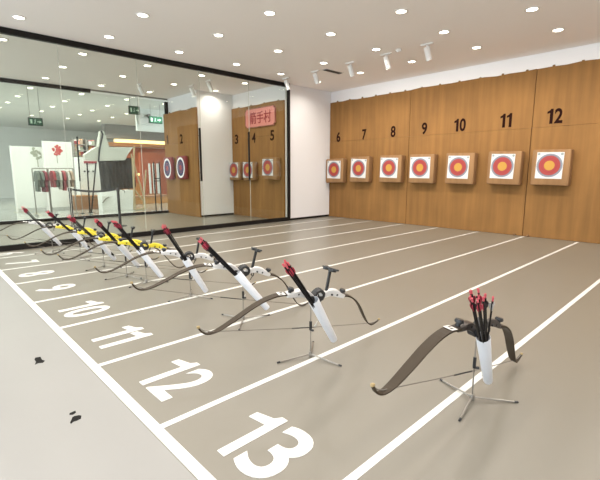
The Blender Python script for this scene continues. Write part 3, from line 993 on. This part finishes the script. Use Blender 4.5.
ct = thing('wood_counter', 'long orange wood counter in front of the terracotta store', 'counter', (-17.6, on_x(140, 200, -17.6).y, 0))
grounded(-17.6, 117, 198, 168, 'counter_body', M['wood'], ct, 0.7, ct.location)
grounded(-17.58, 117, 206, 168, 'plinth', M['black'], ct, 0.7, ct.location)
a = on_x(117, 198, -17.6); b = on_x(168, 198, -17.6)
MB().box((0, 0, 0), (0.8, b.y - a.y + 0.1, 0.05)).obj('counter_top', M['crate'], ct, loc=Vector((-17.95, (a.y + b.y) / 2, a.z + 0.02)) - ct.location)

# H-shaped dark metal frame by targets 1 and 2
a = on_x(153.3, 160, -13.8); b = on_x(159, 160, -13.8)
hf = thing('metal_frame', 'thin dark metal frame with two rungs beside targets 1 and 2', 'frame', (-13.8, (a.y + b.y) / 2, 0))
hw = (b.y - a.y) / 2
zt = on_x(155, 162, -13.8).z
for s in (-1, 1):
    MB().box((0, s * hw, zt / 2), (0.03, 0.03, zt)).obj('upright', M['black'], hf)
for y in (178.5, 181):
    MB().box((0, 0, on_x(156, y, -13.8).z), (0.03, 2 * hw, 0.03)).obj('rung', M['black'], hf)
MB().box((0, 0, 0.01), (0.3, 2 * hw + 0.1, 0.02)).obj('foot_plate', M['black'], hf)

# kiosk tent with black curtain
KX = -16.0
kc = on_x(114, 170, KX)
kt = thing('kiosk_tent', 'white peaked canopy with a charcoal curtain hanging below, beyond the shopfront glass', 'tent', (KX, kc.y, 0))
K = kt.location.copy()
pts = [on_x(x, y, KX) for x, y in ((84.8, 154.5), (94.7, 147.8), (98.6, 146.4), (100.6, 131), (103.5, 130.5), (106, 136), (109.4, 147), (126, 147.2), (131, 147.6), (125.3, 160.2), (98.5, 161), (86, 159.8))]
MB().poly([p - K for p in pts], (-0.25, 0, 0)).obj('canopy', M['canvas'], kt)
ridge = [on_x(x, y, KX) - K for x, y in ((127, 147.3), (136, 147), (131.5, 153.5), (125.5, 160.3))]
MB().poly([p + Vector((-0.3, 0, 0)) for p in ridge], (-0.25, 0, 0)).obj('canopy_end', M['canvas'], kt)
MB().tube([on_x(x, y, KX + 0.02) - K for x, y in ((98.5, 162), (99.5, 150), (101.5, 140), (102.8, 134), (101, 130.5))], 0.03, 8).obj('spire_cord', M['blackp'], kt)
pts = [on_x(x, y, KX - 0.05) - K for x, y in ((98.5, 160.5), (126.5, 159.5), (133, 188.5), (101.5, 190))]
cu = MB()
n = 24
pv = None
for k in range(n + 1):
    f = k / n
    d = Vector((0.04 * math.sin(f * 40), 0, 0))
    top, bot = pts[0].lerp(pts[1], f) + d * 0.4, pts[3].lerp(pts[2], f) + d
    cur = [cu.bm.verts.new(p) for p in (top, bot, bot + Vector((-0.03, 0, 0)), top + Vector((-0.03, 0, 0)))]
    if pv:
        for j in range(4):
            cu.bm.faces.new((pv[j], pv[(j + 1) % 4], cur[(j + 1) % 4], cur[j]))
    pv = cur
cu.obj('curtain', M['cloth'], kt)
panel('curtain_return', M['cloth'], kt, KX - 0.5, 127, 158, 136, 187, 0.05, K)
for px in (99.5, 126.5, 132):
    p = on_x(px, 158, KX - 0.15)
    MB().box((p.x - K.x, p.y - K.y, p.z / 2), (0.05, 0.05, p.z)).obj('pole', M['black'] if px < 130 else M['palewood'], kt)

pl = thing('white_plinth', 'low white plinth under the charcoal curtain', 'plinth', (-15.3, on_x(120, 200, -15.3).y, 0))
grounded(-15.3, 103, 191, 134, 'top_slab', M['panelw'], pl, 0.6, pl.location)
grounded(-15.2, 102, 196, 117, 'front_box', M['panelw'], pl, 0.12, pl.location)
MB().tube([on_x(x, y, -15.17) - pl.location for x, y in ((102.5, 203), (106, 198.5), (109, 197))], 0.02, 6).obj('brace', M['steel'], pl)

# wooden A-frame swing poles
ea = thing('wooden_easel', 'pale wooden A-frame poles standing right of the charcoal curtain', 'easel', (-14.9, on_x(138, 200, -14.9).y, 0))
EA = ea.location.copy()
for a, b in (((134, 146), (134.2, 213)), ((131, 154), (145, 201)), ((146, 170), (143.6, 203)), ((134, 189), (143.5, 201))):
    p, q = on_x(*a, -14.9), on_x(*b, -14.9)
    q.z = max(q.z, 0.02)
    MB().rod(p - EA, q - EA, 0.028, seg=10).obj('pole', M['palewood'], ea)
p, q = on_x(134.2, 200, -14.9), on_x(145, 200, -14.9)
MB().rod(Vector((0, p.y - EA.y, 0.03)), Vector((0, q.y - EA.y, 0.03)), 0.028).obj('foot_bar', M['palewood'], ea)
for px in (145, 143.6):
    p = on_x(px, 201, -14.9)
    MB().rod(Vector((0, p.y - EA.y, 0.02)), p - EA, 0.026).obj('pole', M['palewood'], ea)

# white cabinet and wood plinths
cab = thing('white_cabinet', 'white cabinet left of the charcoal curtain, behind thin dark poles', 'cabinet', (-17.2, on_x(89, 190, -17.2).y, 0))
grounded(-17.2, 77.5, 157, 102, 'cabinet_body', M['panelw'], cab, 0.5, cab.location)
for px in (84, 88, 92.5):
    panel('pull', M['rubber'], cab, -17.17, px, 170.5, px + 1.6, 172.2, 0.03, cab.location)
panel('red_trim', M['garment0'], cab, -17.16, 84, 161, 97, 163.5, 0.04, cab.location)
for (x0, x1), lab in (((75.5, 88.5), 'brown wood plinth in front of the white cabinet, under the poster side'), ((89.5, 102.5), 'brown wood plinth in front of the white cabinet, next to the low white plinth')):
    w = thing('wood_plinth', lab, 'plinth', (-16.6, on_x((x0 + x1) / 2, 200, -16.6).y, 0), 'brown wood plinths')
    grounded(-16.6, x0, 196.5, x1, 'plinth_body', M['crate'], w, 0.5, w.location)
    a = on_x(x0, 196.5, -16.6)
    MB().box((0, 0, 0), (0.54, abs(on_x(x1, 200, -16.6).y - on_x(x0, 200, -16.6).y) + 0.03, 0.03)).obj('plinth_top', M['wood'], w, loc=(-0.25, 0, a.z + 0.012))
for (x0, y0), (x1, y1), lab in (((77, 136.5), (80, 181), 'thin dark pole in front of the coloured display shelf'), ((87, 163), (90, 212), 'thin dark pole in front of the white cabinet doors'), ((96, 163), (91.5, 212), 'thin dark leaning pole beside the charcoal curtain')):
    p, q = on_x(x0, y0, -15.0), on_x(x1, y1, -15.0)
    q.z = max(q.z, 0.0)
    t = thing('display_pole', lab, 'pole', (q.x, q.y, 0), 'thin dark display poles')
    MB().rod(q - t.location, p - t.location, 0.024, seg=8).obj('shaft', M['black'], t)
    if q.z > 0.05:
        MB().rod((0, 0, 0.02), q - t.location, 0.012, seg=8).obj('lower_tube', M['steel'], t)
    MB().lathe([(0, 0), (0.06, 0), (0.06, 0.012), (0.03, 0.025), (0, 0.025)], seg=16).obj('foot', M['black'], t)

# tall shelf of small goods
sf = thing('display_shelf', 'tall dark shelf of small coloured goods between the poster panels and the tent', 'shelf', (-18.2, on_x(87, 150, -18.2).y, 0))
S = sf.location.copy()
a, b = on_x(73, 138.5, -18.2), on_x(98, 138.5, -18.2)
MB().box((-0.32, 0, a.z / 2), (0.04, b.y - a.y, a.z)).obj('back_panel', M['soffit'], sf)
for y in (a.y, b.y, (a.y + b.y) / 2):
    MB().box((-0.15, y - S.y, a.z / 2), (0.35, 0.05, a.z)).obj('upright', M['vent'], sf)
zz = [on_x(87, v, -18.2).z for v in (162, 156, 150.5, 145)]
for z in zz:
    MB().box((-0.15, 0, z), (0.33, b.y - a.y, 0.03)).obj('shelf_board', M['vent'], sf)
gcols = ['garment0', 'wood', 'greyprint', 'panelw', 'garment4', 'signred']
k = 0
words = ['maroon', 'orange', 'grey-green', 'white', 'tan', 'pink']
for r, z in enumerate(zz):
    for c in range(7):
        f = (c + 0.75) / 8.5
        y = a.y + (b.y - a.y) * f
        if abs(y - (a.y + b.y) / 2) < 0.13:
            continue
        kk = (k * 5 + r) % 6
        h = 0.17 + 0.05 * ((k * 7) % 3) / 2
        t = thing('gift_box', 'small %s box on the %s board of the dark shelf, %s from the posters' % (words[kk], ORD[r], ORD[c]), 'box', (-18.2 - 0.12, y, z + 0.015), 'small boxes on the dark display shelf')
        MB().box((0, 0, h * 0.4), (0.15, 0.11, h * 0.8), 0.006).obj('carton', M[gcols[kk]], t)
        MB().box((0, 0, h * 0.9), (0.155, 0.115, h * 0.2), 0.006).obj('lid', M[gcols[(kk + 3) % 6]], t)
        k += 1


# poster panels
def poster(x0, y0, x1, X, label, m, cx, cy, r, seed):
    t = thing('poster_panel', label, 'panel', (X, on_x((x0 + x1) / 2, 170, X).y, 0), 'white poster panels with printed trees')
    L = t.location.copy()
    a, b = on_x(x0, y0, X), on_x(x1, y0, X)
    hw = (b.y - a.y) / 2
    MB().box((-0.03, 0, a.z / 2 + 0.05), (0.06, 2 * hw, a.z - 0.1)).obj('panel_sheet', M['panelw'], t)
    for s in (-1, 1):
        MB().box((-0.03, s * (hw + 0.02), a.z / 2), (0.09, 0.05, a.z)).obj('frame_post', M['white'], t)
    rr = random.Random(seed)
    c = on_x(cx, cy, X) - L
    b = MB()
    for k in range(26):
        an, ra = rr.uniform(0, 6.28), r * math.sqrt(rr.random())
        b.lathe([(0, 0), (r * 0.22, 0), (r * 0.22, 0.004), (0, 0.004)], (0.001 + k * 0.0001, c.y + ra * math.cos(an) * 0.9, c.z + ra * math.sin(an)), (1, 0, 0), 10)
    b.obj('printed_tree', m, t)
    MB().box((0.002, c.y - 0.02, c.z - r * 1.7), (0.004, r * 0.14, r * 1.6)).obj('printed_trunk', M['greyprint'], t)
    return t


poster(46.5, 141, 72.5, -17.0, 'white poster panel printed with a red tree, left of the dark shelf', M['redprint'], 57, 150.5, 0.18, 1)
poster(14, 146, 43.5, -17.2, 'white poster panel printed with a grey-green tree', M['greyprint'], 37.5, 153, 0.20, 2)

# clothes rails with garments in front of the posters
k = 0
for x0, x1, X, lab in ((32, 47, -15.2, 'steel clothes rail in front of the grey-green tree poster'), (48, 73, -15.2, 'steel clothes rail in front of the red tree poster')):
    a, b = on_x(x0, 170, X), on_x(x1, 170, X)
    zr = on_x((x0 + x1) / 2, 168.5, X).z
    t = thing('clothes_rail', lab, 'clothes rail', (X, (a.y + b.y) / 2, 0), 'steel clothes rails')
    hw = (b.y - a.y) / 2
    for s in (-1, 1):
        MB().rod((0, s * hw, 0.02), (0, s * hw, zr), 0.018).obj('upright', M['steel'], t)
        MB().rod((-0.22, s * hw, 0.025), (0.22, s * hw, 0.025), 0.018).obj('foot', M['steel'], t)
    MB().rod((0, -hw, zr), (0, hw, zr), 0.016).obj('rail', M['steel'], t)
    n = int(hw * 2 / 0.115)
    names = ['maroon', 'black', 'pale grey', 'dark green', 'tan', 'wine red']
    for c in range(n):
        y = a.y + 0.06 + (2 * hw - 0.12) * (c + 0.5) / n
        kk = random.Random(k + 40).randrange(6)
        ln = 0.55 + 0.2 * random.Random(k).random()
        g = thing('hanging_shirt', '%s garment, %s along the rail before the %s poster' % (names[kk], ORD[c], 'red tree' if x0 > 40 else 'grey-green tree'), 'garment', (X, y, zr), 'garments on the clothes rails')
        bb = MB()
        prof = [(-0.05, -0.07), (0.05, -0.07), (0.21, -0.13), (0.30, -0.36), (0.24, -0.40), (0.19, -0.24), (0.20, -ln), (-0.20, -ln), (-0.19, -0.24), (-0.24, -0.40), (-0.30, -0.36), (-0.21, -0.13)]
        bb.poly([(p, -0.035, q) for p, q in prof], (0, 0.07, 0))
        bb.obj('fabric', M['garment%d' % kk], g).rotation_euler = (0, 0, 0.10 * math.sin(k))
        MB().tube([(0, 0, -0.08), (0, 0, -0.02), (0.018, 0, 0.016), (0, 0, 0.032), (-0.018, 0, 0.018)], 0.003, 6).obj('hanger', M['steel'], g)
        k += 1


# exit signs and emergency light
def exit_sign(px, py, X, w, h, label, hang=True):
    c = on_x(px, py, X)
    t = thing('exit_sign', label, 'exit sign', c, 'green lit exit signs')
    MB().box((0, 0, 0), (0.05, w, h), 0.006).obj('housing', M['rubber'], t)
    f = MB().box((0.027, 0, 0), (0.006, w - 0.03, h - 0.03)).obj('green_face', M['green'], t)
    b = MB()
    b.poly([(0.031, w * 0.10, 0.012), (0.031, w * 0.26, 0.012), (0.031, w * 0.26, 0.04), (0.031, w * 0.40, 0), (0.031, w * 0.26, -0.04), (0.031, w * 0.26, -0.012), (0.031, w * 0.10, -0.012)], (0.002, 0, 0))
    b.lathe([(0, 0), (0.014, 0), (0.014, 0.002), (0, 0.002)], (0.031, -w * 0.02, 0.05), (1, 0, 0), 10)
    b.box((0.032, -w * 0.04, 0.012), (0.002, 0.022, 0.05), 0, Matrix.Rotation(0.25, 4, 'X'))
    b.box((0.032, -w * 0.02, -0.035), (0.002, 0.014, 0.06), 0, Matrix.Rotation(0.5, 4, 'X'))
    b.box((0.032, -w * 0.08, -0.035), (0.002, 0.014, 0.06), 0, Matrix.Rotation(-0.5, 4, 'X'))
    b.box((0.032, -w * 0.30, 0), (0.002, w * 0.14, h * 0.5))
    b.obj('pictogram', M['exitwhite'], f)
    if hang:
        for s in (-1, 1):
            MB().rod((0, s * w * 0.35, h / 2), (0, s * w * 0.35, CEIL - c.z), 0.006).obj('hanging_rod', M['steel'], t)


exit_sign(134.2, 110.3, -13.6, 0.36, 0.26, 'green exit sign hung nearest the emergency lamp, left of it')
exit_sign(155.5, 120, -14.6, 0.50, 0.25, 'green exit sign partly behind the backstop of targets 1 and 2')
exit_sign(35.5, 121.8, -14.0, 0.36, 0.22, 'green exit sign above the poster panels')
X = -15.6
c = on_x(146.5, 121, X)
struct(box('trim_1', (X - 0.3, on_x(138, 110, X).y, on_x(150, 131, X).z), (X - 0.2, on_x(170, 110, X).y, CEIL), M['mallwall']))
em = thing('emergency_light', 'white twin-head emergency lamp between two green exit signs', 'emergency light', (X - 0.2, c.y, c.z))
MB().box((0.05, 0, 0), (0.10, 0.42, 0.22), 0.01).obj('battery_box', M['white'], em)
for s in (-1, 1):
    MB().rod((0.05, s * 0.12, 0.10), (0.05, s * 0.13, 0.17), 0.012).obj('lamp_arm', M['white'], em)
    MB().lathe([(0, -0.05), (0.05, -0.05), (0.085, 0.04), (0.075, 0.05), (0, 0.04)], (0.07, s * 0.14, 0.21), (1, s * 0.3, -0.2), 16).obj('lamp_head', M['white'] if s < 0 else M['vent'], em, smooth=True)

lamp('AREA', (-20.5, on_x(138, 170, -20.5).y, CEIL - 0.05), 60, (1.0, 0.75, 0.45), size=0.6)

# ------------------------------------------------------------------ daylight from the open side behind the camera
wd = bpy.data.worlds.new('World'); SC.world = wd; wd.use_nodes = True
bg = wd.node_tree.nodes['Background']
bg.inputs['Color'].default_value = (0.80, 0.91, 1.0, 1); bg.inputs['Strength'].default_value = 3.4

cam = bpy.data.cameras.new('camera')
co = bpy.data.objects.new('camera', cam); COL.objects.link(co)
cam.sensor_fit = 'HORIZONTAL'; cam.sensor_width = 36; cam.lens = F / 600 * 36
cam.shift_x = 0.5 / 600
cam.clip_start = 0.05; cam.clip_end = 200
co.location = EYE
R = Matrix((RT, UP, -FWD)).transposed()
co.rotation_euler = R.to_euler()
SC.camera = co
SC.view_settings.view_transform = 'Standard'
SC.view_settings.look = 'None'
SC.view_settings.gamma = 1
SC.view_settings.exposure = 0.0
SC.view_settings.use_curve_mapping = False
SC.cycles.use_denoising = True
SC.cycles.max_bounces = 10
SC.cycles.transparent_max_bounces = 16
